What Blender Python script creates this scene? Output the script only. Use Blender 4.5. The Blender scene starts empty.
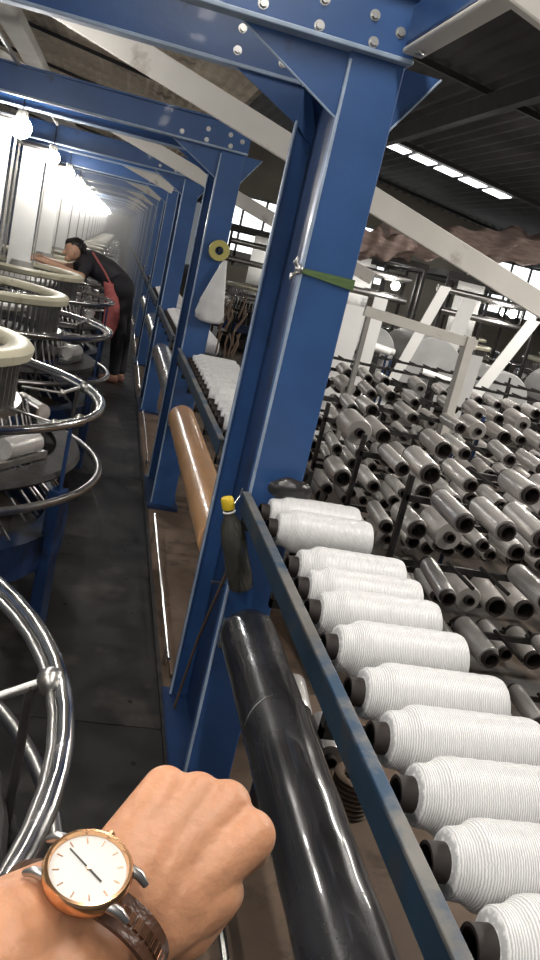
import bpy, bmesh, math, random
from mathutils import Vector, Matrix
random.seed(7)
SC = bpy.context.scene
COL = SC.collection
PI = math.pi

# ---------------------------------------------------------------- camera
cam_d = bpy.data.cameras.new('camera')
cam = bpy.data.objects.new('camera', cam_d)
COL.objects.link(cam)
cam_d.sensor_fit = 'VERTICAL'
cam_d.sensor_height = 24.0
cam_d.lens = 827.1 / 960 * 24
cam_d.clip_start = 0.05
cam_d.clip_end = 300
_x = Vector((0.96000549, -0.16825578, 0.22378437))
_d = Vector((0.16863133, -0.29057123, -0.94187676))
_f = Vector((0.22350151, 0.94194392, -0.25057678))
cm = Matrix((_x, -_d, -_f)).transposed().to_4x4()
cm.translation = Vector((0, 0, 1.6))
cam.matrix_world = cm
SC.camera = cam

# ---------------------------------------------------------------- world, exposure
wd = bpy.data.worlds.new('world')
SC.world = wd
wd.use_nodes = True
wd.node_tree.nodes['Background'].inputs[0].default_value = (0.86, 0.93, 1.0, 1)
wd.node_tree.nodes['Background'].inputs[1].default_value = 0.13
SC.view_settings.view_transform = 'Standard'
SC.view_settings.look = 'None'
SC.view_settings.gamma = 1
SC.view_settings.use_curve_mapping = False
SC.view_settings.exposure = 0.25

# ---------------------------------------------------------------- large lights (loom tubes, plus lamps added to brighten tray and creels)
def area(name, loc, sx, sy, power, color, rot=(0, 0, 0)):
    l = bpy.data.lights.new(name, 'AREA')
    l.shape = 'RECTANGLE'
    l.size, l.size_y = sx, sy
    l.energy = power
    l.color = color
    o = bpy.data.objects.new(name, l)
    o.location = loc
    o.rotation_euler = rot
    COL.objects.link(o)
    return o
WARM = (1.0, 0.95, 0.88)
for yy in (-2.3, -0.9, 0.5, 1.9):
    area('loom_tube_light', (-0.75, yy, 2.06), 0.06, 1.05, 7.5, WARM)
for yy in (-1.3, 0.1, 1.2):
    area('tray_fill_light', (0.28, yy, 2.93), 0.1, 0.95, 13.5, WARM)  # added lamps, out of view, that brighten the tray bobbins
for xx, yy in ((2.9, 1.9), (4.6, 2.4)):
    area('creel_fill_light', (xx, yy, 3.02), 0.12, 1.3, 75, WARM)  # added lamps, out of view, that brighten the near spool racks
for xx, yy in ((3.9, 6.2), (6.6, 7.6)):
    area('creel_fill_light', (xx, yy, 3.3), 1.2, 0.12, 105, WARM)  # added lamps without fittings that brighten the farther racks

# ---------------------------------------------------------------- materials
def new_mat(name):
    m = bpy.data.materials.new(name)
    m.use_nodes = True
    nt = m.node_tree
    return m, nt, nt.nodes['Principled BSDF']

def P(name, col, rough=0.5, metal=0.0, var=0.0, vscale=6.0, bump=0.0, bscale=40.0, stretch=(1, 1, 1),
      dark=None, dscale=3.0, damt=0.0, coat=0.0, coords='Object', trans=0.0, alpha=1.0, rvar=0.0, sss=0.0):
    """painted / worn surface: base colour, noise variation, blotches of a second colour (stains), bump"""
    m, nt, b = new_mat(name)
    N, L = nt.nodes, nt.links
    b.inputs['Base Color'].default_value = (*col, 1)
    b.inputs['Roughness'].default_value = rough
    b.inputs['Metallic'].default_value = metal
    b.inputs['Coat Weight'].default_value = coat
    b.inputs['Transmission Weight'].default_value = trans
    b.inputs['Alpha'].default_value = alpha
    if sss:
        b.inputs['Subsurface Weight'].default_value = sss
        b.inputs['Subsurface Radius'].default_value = (0.012, 0.005, 0.003)
        b.inputs['Subsurface Scale'].default_value = 0.5
    tc = N.new('ShaderNodeTexCoord')
    mp = N.new('ShaderNodeMapping')
    mp.inputs['Scale'].default_value = stretch
    L.new(tc.outputs[coords], mp.inputs[0])
    src = None
    if var > 0:
        n = N.new('ShaderNodeTexNoise'); n.inputs['Scale'].default_value = vscale; n.inputs['Detail'].default_value = 5
        L.new(mp.outputs[0], n.inputs[0])
        r = N.new('ShaderNodeMapRange'); r.inputs[1].default_value = 0.3; r.inputs[2].default_value = 0.7
        r.inputs[3].default_value = 1 - var; r.inputs[4].default_value = 1 + var
        L.new(n.outputs[0], r.inputs[0])
        mx = N.new('ShaderNodeVectorMath'); mx.operation = 'SCALE'
        mx.inputs[0].default_value = col
        L.new(r.outputs[0], mx.inputs['Scale'])
        src = mx.outputs[0]
        if rvar:
            rr = N.new('ShaderNodeMapRange'); rr.inputs[1].default_value = 0.3; rr.inputs[2].default_value = 0.7
            rr.inputs[3].default_value = max(0.02, rough - rvar); rr.inputs[4].default_value = min(1, rough + rvar)
            L.new(n.outputs[0], rr.inputs[0]); L.new(rr.outputs[0], b.inputs['Roughness'])
    if dark is not None:
        n2 = N.new('ShaderNodeTexNoise'); n2.inputs['Scale'].default_value = dscale; n2.inputs['Detail'].default_value = 7
        n2.inputs['Roughness'].default_value = 0.65
        L.new(mp.outputs[0], n2.inputs[0])
        cr = N.new('ShaderNodeMapRange'); cr.inputs[1].default_value = 0.62 - damt * 0.3; cr.inputs[2].default_value = 0.72 - damt * 0.2
        L.new(n2.outputs[0], cr.inputs[0])
        mix = N.new('ShaderNodeMix'); mix.data_type = 'RGBA'
        L.new(cr.outputs[0], mix.inputs[0])
        if src: L.new(src, mix.inputs[6])
        else: mix.inputs[6].default_value = (*col, 1)
        mix.inputs[7].default_value = (*dark, 1)
        src = mix.outputs[2]
    if src: L.new(src, b.inputs['Base Color'])
    if bump > 0:
        n3 = N.new('ShaderNodeTexNoise'); n3.inputs['Scale'].default_value = bscale; n3.inputs['Detail'].default_value = 3
        L.new(mp.outputs[0], n3.inputs[0])
        bp = N.new('ShaderNodeBump'); bp.inputs['Strength'].default_value = bump; bp.inputs['Distance'].default_value = 0.004
        L.new(n3.outputs[0], bp.inputs['Height']); L.new(bp.outputs[0], b.inputs['Normal'])
    return m

def yarn(name, col, col2, rough, bump=0.6, freq=55.0, metal=0.0):
    """wound flat yarn: fine rings round the spool axis (local X) with a crossing weave"""
    m, nt, b = new_mat(name)
    N, L = nt.nodes, nt.links
    b.inputs['Roughness'].default_value = rough
    b.inputs['Metallic'].default_value = metal
    tc = N.new('ShaderNodeTexCoord')
    w = N.new('ShaderNodeTexWave'); w.wave_type = 'BANDS'; w.bands_direction = 'X'
    w.inputs['Scale'].default_value = freq; w.inputs['Distortion'].default_value = 2.2
    w.inputs['Detail'].default_value = 2; w.inputs['Detail Scale'].default_value = 1.5
    L.new(tc.outputs['Object'], w.inputs[0])
    n = N.new('ShaderNodeTexNoise'); n.inputs['Scale'].default_value = 60; n.inputs['Detail'].default_value = 3
    mp = N.new('ShaderNodeMapping'); mp.inputs['Scale'].default_value = (2.2, .5, .5)
    L.new(tc.outputs['Object'], mp.inputs[0]); L.new(mp.outputs[0], n.inputs[0])
    add = N.new('ShaderNodeMath'); add.operation = 'MULTIPLY'
    L.new(w.outputs[1], add.inputs[0]); L.new(n.outputs[0], add.inputs[1])
    mix = N.new('ShaderNodeMix'); mix.data_type = 'RGBA'
    mix.inputs[6].default_value = (*col2, 1); mix.inputs[7].default_value = (*col, 1)
    cr = N.new('ShaderNodeMapRange'); cr.inputs[1].default_value = 0.05; cr.inputs[2].default_value = 0.4
    L.new(add.outputs[0], cr.inputs[0]); L.new(cr.outputs[0], mix.inputs[0]); L.new(mix.outputs[2], b.inputs['Base Color'])
    bp = N.new('ShaderNodeBump'); bp.inputs['Strength'].default_value = bump; bp.inputs['Distance'].default_value = 0.002
    L.new(add.outputs[0], bp.inputs['Height']); L.new(bp.outputs[0], b.inputs['Normal'])
    return m

def emit(name, col, s):
    m, nt, b = new_mat(name)
    b.inputs['Base Color'].default_value = (*col, 1)
    b.inputs['Emission Color'].default_value = (*col, 1)
    b.inputs['Emission Strength'].default_value = s
    return m

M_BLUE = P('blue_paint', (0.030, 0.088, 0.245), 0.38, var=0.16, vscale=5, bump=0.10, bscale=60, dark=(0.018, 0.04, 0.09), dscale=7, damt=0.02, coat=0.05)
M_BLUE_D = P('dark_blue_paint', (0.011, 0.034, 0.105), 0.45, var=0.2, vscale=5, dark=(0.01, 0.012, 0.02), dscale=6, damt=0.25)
M_RAIL = P('worn_blue_grey_steel', (0.17, 0.165, 0.155), 0.45, 0.3, var=0.25, vscale=9, dark=(0.03, 0.07, 0.13), dscale=8, damt=0.5)
M_EDGE = P('rubbed_lit_blue_paint', (0.30, 0.38, 0.50), 0.42, var=0.2, vscale=12)  # worn paint and lamp highlights on rounded corners, both in the colour
M_BEIGE = P('beige_painted_steel', (0.60, 0.575, 0.53), 0.55, var=0.08, vscale=4, dark=(0.35, 0.32, 0.28), dscale=5, damt=0.1)
M_GREYP = P('grey_painted_steel', (0.30, 0.29, 0.27), 0.5, var=0.12)
M_DARK = P('greasy_dark_steel', (0.03, 0.028, 0.027), 0.5, 0.3, var=0.4, vscale=14, bump=0.3, bscale=70)
M_BLACK = P('black_plastic', (0.012, 0.011, 0.011), 0.45)
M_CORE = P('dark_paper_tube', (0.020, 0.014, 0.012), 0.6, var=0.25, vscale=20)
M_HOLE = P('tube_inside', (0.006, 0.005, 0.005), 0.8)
M_CHROME = P('polished_steel', (0.62, 0.61, 0.60), 0.2, 1.0, var=0.12, vscale=20, rvar=0.08)
M_STEEL = P('brushed_steel', (0.42, 0.41, 0.40), 0.33, 1.0, var=0.2, vscale=18)
M_CREAM = P('cream_enamel', (0.50, 0.47, 0.35), 0.4, var=0.06, dark=(0.35, 0.3, 0.2), dscale=9, damt=0.15)
M_YARN = yarn('white_flat_yarn', (0.86, 0.86, 0.86), (0.50, 0.50, 0.51), 0.28, 0.7, 95)
M_YARN2 = yarn('silvery_flat_yarn', (0.80, 0.78, 0.76), (0.50, 0.48, 0.46), 0.24, 0.3, 90, 0.45)
M_YARN3 = yarn('dusty_grey_yarn', (0.60, 0.57, 0.55), (0.38, 0.36, 0.34), 0.30, 0.3, 90, 0.35)
M_FABRIC = P('white_woven_fabric', (0.85, 0.85, 0.83), 0.6, var=0.05, vscale=3, bump=0.15, bscale=90)
M_FABRIC2 = P('grey_white_cloth_roll', (0.42, 0.42, 0.42), 0.5, var=0.12, vscale=4)
M_FILM = P('black_plastic_film', (0.022, 0.022, 0.025), 0.24, var=0.4, vscale=10, bump=0.32, bscale=9, stretch=(1, 0.6, 1), coat=0.6, rvar=0.06)
M_KRAFT = P('brown_glossy_wrap', (0.60, 0.34, 0.17), 0.30, var=0.12, vscale=5, bump=0.15, bscale=8, coat=0.5)
M_SILVER = P('silver_grey_film', (0.32, 0.32, 0.33), 0.22, 0.4, var=0.15, vscale=8, bump=0.2, bscale=10)
M_FLOORP = P('dark_walkway_plate', (0.027, 0.026, 0.025), 0.42, 0.2, var=0.35, vscale=5, bump=0.2, bscale=35, dark=(0.075, 0.068, 0.06), dscale=2.2, damt=0.22, rvar=0.12)
M_FLOOR = P('stained_brown_floor', (0.085, 0.062, 0.045), 0.55, var=0.45, vscale=4, dark=(0.02, 0.016, 0.014), dscale=3.0, damt=0.55, bump=0.3, bscale=14)
M_CARD = P('scuffed_cardboard', (0.12, 0.08, 0.055), 0.8, var=0.2, vscale=7, dark=(0.05, 0.035, 0.025), dscale=6, damt=0.3)
M_BOLT = P('zinc_bolt', (0.45, 0.45, 0.44), 0.35, 0.9, var=0.1)
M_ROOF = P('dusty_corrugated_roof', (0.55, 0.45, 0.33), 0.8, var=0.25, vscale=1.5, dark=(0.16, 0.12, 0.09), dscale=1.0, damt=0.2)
M_ROOF_SHADE = P('shaded_roof_sheet', (0.045, 0.040, 0.036), 0.8, var=0.3, vscale=1.5)  # same roof; the missing light on this side is put into the colour
M_PURLIN = P('roof_purlin', (0.05, 0.047, 0.045), 0.7, var=0.2)
M_WALLB = P('beige_render', (0.34, 0.31, 0.26), 0.85, var=0.15, vscale=1.2)
M_DRAPE = P('draped_reddish_sheet', (0.34, 0.25, 0.22), 0.75, var=0.3, vscale=6, stretch=(1, 1, 5))
M_SKY = emit('daylight_panel', (0.95, 0.98, 1.0), 3.2)
M_WIN = emit('daylight_window', (0.93, 0.97, 1.0), 1.7)
M_LAMP = emit('lamp_glass', (1.0, 0.96, 0.90), 130)
M_TUBE = emit('lit_tube', (1.0, 0.96, 0.9), 16)
M_SKIN = P('skin', (0.50, 0.245, 0.135), 0.48, var=0.12, vscale=30, bump=0.25, bscale=160, sss=0.25)
M_SKINW = P('skin_worker', (0.62, 0.36, 0.24), 0.5, sss=0.1)
M_TRAY = P('dark_teal_tray_paint', (0.014, 0.036, 0.065), 0.45, var=0.3, vscale=9, dark=(0.05, 0.05, 0.05), dscale=7, damt=0.3)
M_BRONZE = P('brown_plated_link', (0.20, 0.10, 0.06), 0.25, 0.9)
M_GOLD = P('rose_gold', (0.80, 0.48, 0.27), 0.2, 1.0)
M_DIAL = P('white_dial', (0.60, 0.59, 0.57), 0.6)
M_BROWNM = P('dark_brown_leather', (0.06, 0.027, 0.016), 0.3, 0.0, bump=0.2, bscale=200)
M_YELLOW = P('yellow_cap', (0.70, 0.50, 0.03), 0.4)
M_GREEN = P('green_ribbon', (0.085, 0.145, 0.05), 0.55, var=0.25, vscale=30, bump=0.4, bscale=60, stretch=(.3, 1, 3))
M_BAG = P('thin_white_plastic', (0.66, 0.66, 0.66), 0.4, var=0.12, vscale=9, bump=0.6, bscale=16)
M_TAPE = P('yellowed_tape', (0.48, 0.43, 0.14), 0.35)
M_BOTTLE = P('murky_bottle_plastic', (0.10, 0.10, 0.085), 0.12, var=0.3, vscale=12, coat=0.4, trans=0.5)
M_HAIR = P('black_hair', (0.014, 0.011, 0.010), 0.45, bump=0.6, bscale=50, stretch=(1, 1, .3))
M_TEE = P('dark_tee_shirt', (0.028, 0.025, 0.032), 0.8, var=0.3, vscale=12)
M_TROUS = P('black_trousers', (0.014, 0.013, 0.018), 0.8)
M_APRON = P('faded_red_apron', (0.48, 0.13, 0.12), 0.75, var=0.25, vscale=14)
M_SHOE = P('brown_sandal', (0.20, 0.09, 0.06), 0.6)
M_MESHBAG = P('smoky_film', (0.03, 0.028, 0.028), 0.25, bump=0.7, bscale=18, alpha=0.85)

# ---------------------------------------------------------------- helpers
def tag(o, label=None, cat=None, group=None, kind=None):
    if label: o['label'] = label
    if cat: o['category'] = cat
    if group: o['group'] = group
    if kind: o['kind'] = kind
    return o

def thing(name, label, cat, loc=(0, 0, 0), group=None, rot=(0, 0, 0)):
    o = bpy.data.objects.new(name, None)
    o.empty_display_size = 0.05
    COL.objects.link(o)
    o.location = loc
    o.rotation_euler = rot
    return tag(o, label, cat, group)

class MB:
    def __init__(s): s.b = bmesh.new()
    def box(s, c, d, rot=None, bev=0.0):
        r = bmesh.ops.create_cube(s.b, size=1.0)
        m = Matrix.Translation(c) @ (rot.to_4x4() if rot else Matrix.Identity(4)) @ Matrix.Diagonal((*d, 1))
        bmesh.ops.transform(s.b, matrix=m, verts=r['verts'])
        if bev:
            es = list({e for v in r['verts'] for e in v.link_edges})
            bmesh.ops.bevel(s.b, geom=es, offset=bev, segments=2, affect='EDGES', profile=.5)
        return s
    def lim(s, x0, x1, y0, y1, z0, z1, bev=0.0):
        return s.box(((x0 + x1) / 2, (y0 + y1) / 2, (z0 + z1) / 2), (abs(x1 - x0), abs(y1 - y0), abs(z1 - z0)), None, bev)
    def cyl(s, a, b, r, r2=None, seg=16, caps=True):
        a, b = Vector(a), Vector(b)
        d = b - a
        q = d.to_track_quat('Z', 'Y')
        m = Matrix.Translation((a + b) / 2) @ q.to_matrix().to_4x4()
        bmesh.ops.create_cone(s.b, cap_ends=caps, segments=seg, radius1=r, radius2=r if r2 is None else r2, depth=d.length, matrix=m)
        return s
    def sph(s, c, r, scale=(1, 1, 1), u=16, v=10, rot=None):
        m = Matrix.Translation(c) @ (rot.to_4x4() if rot else Matrix.Identity(4)) @ Matrix.Diagonal((*scale, 1))
        bmesh.ops.create_uvsphere(s.b, u_segments=u, v_segments=v, radius=r, matrix=m)
        return s
    def tube(s, pts, r, seg=8, closed=False):
        pts = [Vector(p) for p in pts]
        n = len(pts); rings = []
        up = None
        for i, p in enumerate(pts):
            if closed: t = pts[(i + 1) % n] - pts[i - 1]
            else: t = pts[min(i + 1, n - 1)] - pts[max(i - 1, 0)]
            t.normalize()
            if up is None:
                up = Vector((0, 0, 1)) if abs(t.z) < .9 else Vector((1, 0, 0))
            sx = t.cross(up).normalized(); up2 = sx.cross(t).normalized(); up = up2
            rr = r[i] if isinstance(r, (list, tuple)) else r
            rings.append([s.b.verts.new(p + (sx * math.cos(k * 2 * PI / seg) + up2 * math.sin(k * 2 * PI / seg)) * rr) for k in range(seg)])
        for i in range(n if closed else n - 1):
            A, B = rings[i], rings[(i + 1) % n]
            for k in range(seg):
                s.b.faces.new((A[k], A[(k + 1) % seg], B[(k + 1) % seg], B[k]))
        if not closed:
            s.b.faces.new(rings[0][::-1]); s.b.faces.new(rings[-1])
        return s
    def ring(s, c, R, r, a0=0, a1=2 * PI, n=48, seg=8):
        full = abs(a1 - a0 - 2 * PI) < 1e-4
        k = n if full else n + 1
        pts = [(c[0] + R * math.cos(a0 + (a1 - a0) * i / n), c[1] + R * math.sin(a0 + (a1 - a0) * i / n), c[2]) for i in range(k)]
        return s.tube(pts, r, seg, full)
    def lathe(s, prof, axis='Z', o=(0, 0, 0), seg=24, closed=False):
        """prof: list of (radius, t) along the axis; closed joins last to first"""
        rings = []
        for R, t in prof:
            row = []
            for k in range(seg):
                a = 2 * PI * k / seg
                u, v = R * math.cos(a), R * math.sin(a)
                p = {'Z': (u, v, t), 'X': (t, u, v), 'Y': (v, t, u)}[axis]
                row.append(s.b.verts.new((o[0] + p[0], o[1] + p[1], o[2] + p[2])))
            rings.append(row)
        m = len(rings)
        for i in range(m if closed else m - 1):
            A, B = rings[i], rings[(i + 1) % m]
            for k in range(seg):
                s.b.faces.new((A[k], A[(k + 1) % seg], B[(k + 1) % seg], B[k]))
        if not closed:
            for row in (rings[0], rings[-1]):
                try: s.b.faces.new(row)
                except ValueError: pass
        return s
    def prism(s, pts, off):
        """closed polygon of 3-D points pushed along off"""
        off = Vector(off)
        a = [s.b.verts.new(Vector(p)) for p in pts]
        b = [s.b.verts.new(Vector(p) + off) for p in pts]
        s.b.faces.new(a); s.b.faces.new(b[::-1])
        n = len(pts)
        for i in range(n):
            s.b.faces.new((a[i], b[i], b[(i + 1) % n], a[(i + 1) % n]))
        return s
    def build(s, name, mat, parent=None, smooth=None, bevel=0.0, loc=None):
        bmesh.ops.remove_doubles(s.b, verts=s.b.verts, dist=1e-6)
        bmesh.ops.recalc_face_normals(s.b, faces=s.b.faces)
        me = bpy.data.meshes.new(name)
        s.b.to_mesh(me); s.b.free()
        mats = mat if isinstance(mat, (list, tuple)) else [mat]
        for mm in mats: me.materials.append(mm)
        o = bpy.data.objects.new(name, me)
        COL.objects.link(o)
        if smooth:
            for p in me.polygons: p.use_smooth = True
            me.set_sharp_from_angle(angle=math.radians(smooth))
        if bevel:
            bv = o.modifiers.new('bevel', 'BEVEL'); bv.width = bevel; bv.segments = 2; bv.limit_method = 'ANGLE'
        if parent: o.parent = parent
        if loc: o.location = loc
        return o

CH = {}
def kids(o): return [c for c in COL.objects if c.parent == o]
def copy_tree(o, parent=None, tree=None):
    if tree is None: tree = snapshot(o)
    c = tree[0].copy(); COL.objects.link(c); c.parent = parent
    for t in tree[1]: copy_tree(None, c, t)
    return c
def snapshot(o): return (o, [snapshot(k) for k in kids(o)])
def struct(name, mb, mat, **k): return tag(mb.build(name, mat, **k), kind='structure')
ORD = ['first', 'second', 'third', 'fourth', 'fifth', 'sixth', 'seventh', 'eighth', 'ninth', 'tenth', 'eleventh', 'twelfth',
       'thirteenth', 'fourteenth', 'fifteenth', 'sixteenth', 'seventeenth', 'eighteenth', 'nineteenth', 'twentieth',
       'twenty-first', 'twenty-second', 'twenty-third', 'twenty-fourth', 'twenty-fifth', 'twenty-sixth', 'twenty-seventh', 'twenty-eighth']

def blob(name, caps, mat, parent, voxel, smooth=6, extra=None, loc=None):
    """one continuous skin from tapered limbs: the limbs are merged by a voxel remesh and relaxed"""
    mb = MB()
    for a, b, ra, rb in caps:
        a, b = Vector(a), Vector(b)
        if loc: a = a - Vector(loc); b = b - Vector(loc)
        mb.cyl(a, b, ra, rb, 20); mb.sph(a, ra, u=20, v=12); mb.sph(b, rb, u=20, v=12)
    if extra: extra(mb)
    me = bpy.data.meshes.new(name); mb.b.to_mesh(me); mb.b.free()
    o = bpy.data.objects.new(name, me); COL.objects.link(o)
    r = o.modifiers.new('r', 'REMESH'); r.mode = 'VOXEL'; r.voxel_size = voxel
    sm = o.modifiers.new('s', 'SMOOTH'); sm.iterations = smooth; sm.factor = 0.6
    dg = bpy.context.evaluated_depsgraph_get()
    me2 = bpy.data.meshes.new_from_object(o.evaluated_get(dg))
    o.modifiers.clear(); o.data = me2
    bpy.data.meshes.remove(me)
    me2.name = name
    me2.materials.clear(); me2.materials.append(mat)
    for p in me2.polygons: p.use_smooth = True
    if parent: o.parent = parent
    return o

# ================================================================ setting
RZ = lambda x: 5.0 - 0.142 * x
struct('floor', MB().lim(-4, 26, -3, 62, -0.06, -0.03), M_FLOOR)
# walkway of dark plates with open seams
mb = MB()
ys = [-0.4 + 1.445 * i for i in range(44)]
for a in ys: mb.lim(-0.30, 0.42, a, a + 1.438, -0.02, 0.0, 0.002)
struct('trim_1', mb, M_FLOORP)['label'] = 'dark steel walkway plates'
struct('trim_2', MB().lim(0.420, 0.436, -0.4, 62, -0.035, 0.012), M_DARK)
# drilled holes of the walkway plates, in pairs
mb = MB()
for i in range(60):
    y = 1.2 + i * 0.36
    for x in (0.02, 0.31):
        mb.cyl((x + 0.02 * math.sin(i * 2.3), y, 0.0002), (x + 0.02 * math.sin(i * 2.3), y, 0.0012), 0.009, seg=10)
struct('trim_3', mb, M_HOLE)
# dirty channel floor below the rolls
struct('trim_4', MB().lim(0.44, 1.05, -0.5, 40, -0.03, -0.012), M_CARD)

# corrugated roof, ribs running with the aisle
pr = []
x = -8.0; k = 0
while x < 27:
    pr.append((x, RZ(x) + (0.05 if k % 2 else 0.0)))
    x += 0.10 if k % 2 else 0.13
    k += 1
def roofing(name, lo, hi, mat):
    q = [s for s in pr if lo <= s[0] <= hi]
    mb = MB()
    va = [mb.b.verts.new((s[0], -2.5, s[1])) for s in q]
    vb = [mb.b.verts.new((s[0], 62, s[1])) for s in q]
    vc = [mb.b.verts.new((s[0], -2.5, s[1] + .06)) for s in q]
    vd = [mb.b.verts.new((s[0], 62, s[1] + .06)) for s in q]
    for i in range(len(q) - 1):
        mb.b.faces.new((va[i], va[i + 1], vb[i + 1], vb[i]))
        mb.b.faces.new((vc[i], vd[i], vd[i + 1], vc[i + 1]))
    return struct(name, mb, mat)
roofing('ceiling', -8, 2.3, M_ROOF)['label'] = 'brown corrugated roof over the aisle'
roofing('ceiling_2', 2.1, 27, M_ROOF_SHADE)['label'] = 'roof sheeting over the spool racks, its unlit shade in the colour'
n = 5
for y in [1.5 + 4.9 * i for i in range(12)]:
    mb = MB()
    a = math.atan(-0.142)
    rot = Matrix.Rotation(-a, 3, 'Y')
    mb.box((9.0, y, RZ(9.0) - 0.05), (35, 0.06, 0.08), rot)
    struct('trim_%d' % n, mb, M_PURLIN); n += 1
for x in (4.2, 11.0, 18.0):
    struct('trim_%d' % n, MB().lim(x, x + .12, -2, 60, RZ(x) - 0.42, RZ(x) - 0.18), M_PURLIN); n += 1
# skylight panes
for i in range(6):
    x0 = 4.13 + i * 0.575
    rot = Matrix.Rotation(math.atan(0.142), 3, 'Y')
    w = MB().box((x0 + 0.3, 17.0, RZ(x0 + 0.3) - 0.03), (0.455, 0.5, 0.02), rot)
    struct('window_%d' % (i + 1), w, M_SKY)
# far wall of the hall with its band of windows
struct('wall_back', MB().lim(2.2, 27, 22.0, 22.2, -0.03, 1.25).lim(2.2, 27, 22.0, 22.2, 3.05, 6.0), M_WALLB)
for i in range(13):
    x0 = 2.3 + i * 1.9
    fr = MB()
    fr.lim(x0, x0 + 1.8, 22.02, 22.12, 1.25, 1.63).lim(x0, x0 + 1.8, 22.02, 22.12, 2.97, 3.05)
    for q in (0, .58, 1.16, 1.74): fr.lim(x0 + q, x0 + q + .06, 22.02, 22.12, 1.25, 3.05)
    fo = struct('window_%d' % (i + 7), fr, M_GREYP)
    MB().lim(x0, x0 + 1.8, 22.06, 22.08, 1.6, 3.0).build('window_pane', M_WIN, fo)
    struct('trim_%d' % n, MB().lim(x0 + 1.8, x0 + 1.9, 22.0, 22.2, 1.25, 3.05), M_WALLB); n += 1
struct('wall_end', MB().lim(-8, 2.2, 61.5, 61.7, -0.03, 6.2), M_WALLB)

# ================================================================ gantry frames
XL, XR = 0.458, 0.600
def build_frame(near):
    t = thing('gantry_frame', 'blue steel gantry frame nearest the camera, with a green ribbon round its deep post', 'frame', (0, 2.14, 0),
              'blue gantry frames along the aisle')
    m = MB()   # deep H post: front flange with a returned lip, web, rear flange
    m.lim(XL, XR, 0.0, 0.012, 0, 2.12, 0.004)
    m.lim(XL, XL + 0.012, 0.004, 0.035, 0, 2.12, 0.003)
    m.lim(XR - 0.012, XR, 0.004, 0.035, 0, 2.12, 0.003)
    m.lim(XL, XR, 0.57, 0.582, 0, 2.12, 0.003)
    m.lim(XL, XL + 0.010, 0.555, 0.575, 0, 2.12, 0.002)
    m.build('post', M_BLUE, t)
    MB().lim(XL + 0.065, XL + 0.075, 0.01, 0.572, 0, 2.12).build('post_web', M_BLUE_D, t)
    # post edges: worn paint, with the corners' lamp highlights put into the colour
    e = MB().tube([(XL + 0.003, -0.0015, 0.02), (XL + 0.003, -0.0015, 2.10)], 0.0045, 8)
    e.tube([(XL + 0.002, 0.5535, 0.02), (XL + 0.002, 0.5535, 2.02)], 0.0045, 8)
    e.build('worn_lit_edge', M_EDGE, t, smooth=40)
    MB().lim(XL - .03, XR + .03, -0.03, 0.612, -0.02, 0.012, 0.002).build('base_plate', M_BLUE_D, t)
    x0 = -2.3
    for y, nm in ((-0.005, 'crossbeam'), (0.565, 'crossbeam')):
        b = MB()
        b.lim(x0, XR + .01, y, y + 0.008, 2.13, 2.27)
        b.lim(x0, XR + .01, y - 0.022, y + 0.03, 2.262, 2.272)
        b.build(nm, M_BLUE, t)
        MB().lim(x0, XR + .008, y - 0.026, y + 0.03, 2.118, 2.130, 0.003).build('lower_flange', M_EDGE, t)
    MB().prism([(0.19, 0.013, 2.116), (XL + 0.004, 0.013, 2.116), (XL + 0.004, 0.013, 1.965)], (0, 0.008, 0)).build('gusset_plate', M_BLUE, t)
    MB().prism([(XR - 0.004, 0.013, 2.116), (0.70, 0.013, 2.116), (XR - 0.004, 0.013, 1.97)], (0, 0.008, 0)).build('gusset_plate', M_BLUE, t)
    MB().prism([(0.217, 0.556, 2.135), (XL + 0.02, 0.556, 2.135), (XL + 0.09, 0.556, 1.94), (XL + 0.004, 0.556, 2.01)], (0, 0.009, 0)).build('gusset_plate', M_BLUE, t)
    MB().tube([(0.19, 0.012, 2.116), (XL + 0.002, 0.012, 1.965)], .003, 6).build('gusset_edge', M_EDGE, t)
    MB().tube([(0.70, 0.012, 2.116), (XR, 0.012, 1.97)], .003, 6).build('gusset_edge', M_EDGE, t)
    # tie between the two crossbeams over the post
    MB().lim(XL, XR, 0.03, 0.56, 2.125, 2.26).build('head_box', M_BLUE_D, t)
    for x, z, y in ((0.228, 2.158, -0.005), (0.368, 2.148, -0.005), (0.505, 2.148, -0.005), (0.494, 2.205, -0.005), (0.368, 2.205, -0.005), (0.565, 2.185, -0.005),
                    (0.244, 2.227, 0.565), (0.242, 2.166, 0.565), (0.382, 2.166, 0.565)):
        MB().cyl((x, y - 0.010, z), (x, y, z), 0.009, seg=6).cyl((x, y - 0.002, z), (x, y, z), 0.013, seg=16).build('bolt', M_BOLT, t)
    m = MB()   # left post of the portal, beyond the looms
    m.lim(-2.3, -2.16, 0.0, 0.012, 0, 2.12).lim(-2.3, -2.16, 0.57, 0.582, 0, 2.12).lim(-2.24, -2.23, 0.01, 0.57, 0, 2.12)
    m.build('post', M_BLUE, t)
    return t
f0 = build_frame(True)
snapf = snapshot(f0)
PITCH = 2.78
NF = 20
for i in range(1, NF):
    c = copy_tree(None, None, snapf)
    c.location = (0, 2.14 + PITCH * i, 0)
    if i == 1: c['label'] = 'second blue gantry frame, its post carrying a tape ring and a white plastic bag'
    elif i == 2: c['label'] = 'third blue gantry frame from the camera, just behind the post with the hung bag'
    elif i < 7: c['label'] = '%s blue gantry frame from the camera in the receding row' % ORD[i]
    else: c['label'] = 'far blue gantry frame among those crowding together at the end of the aisle'; c['group'] = 'distant gantry frames'

# pipe stub, nail holes on the near post
m = MB()
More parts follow.
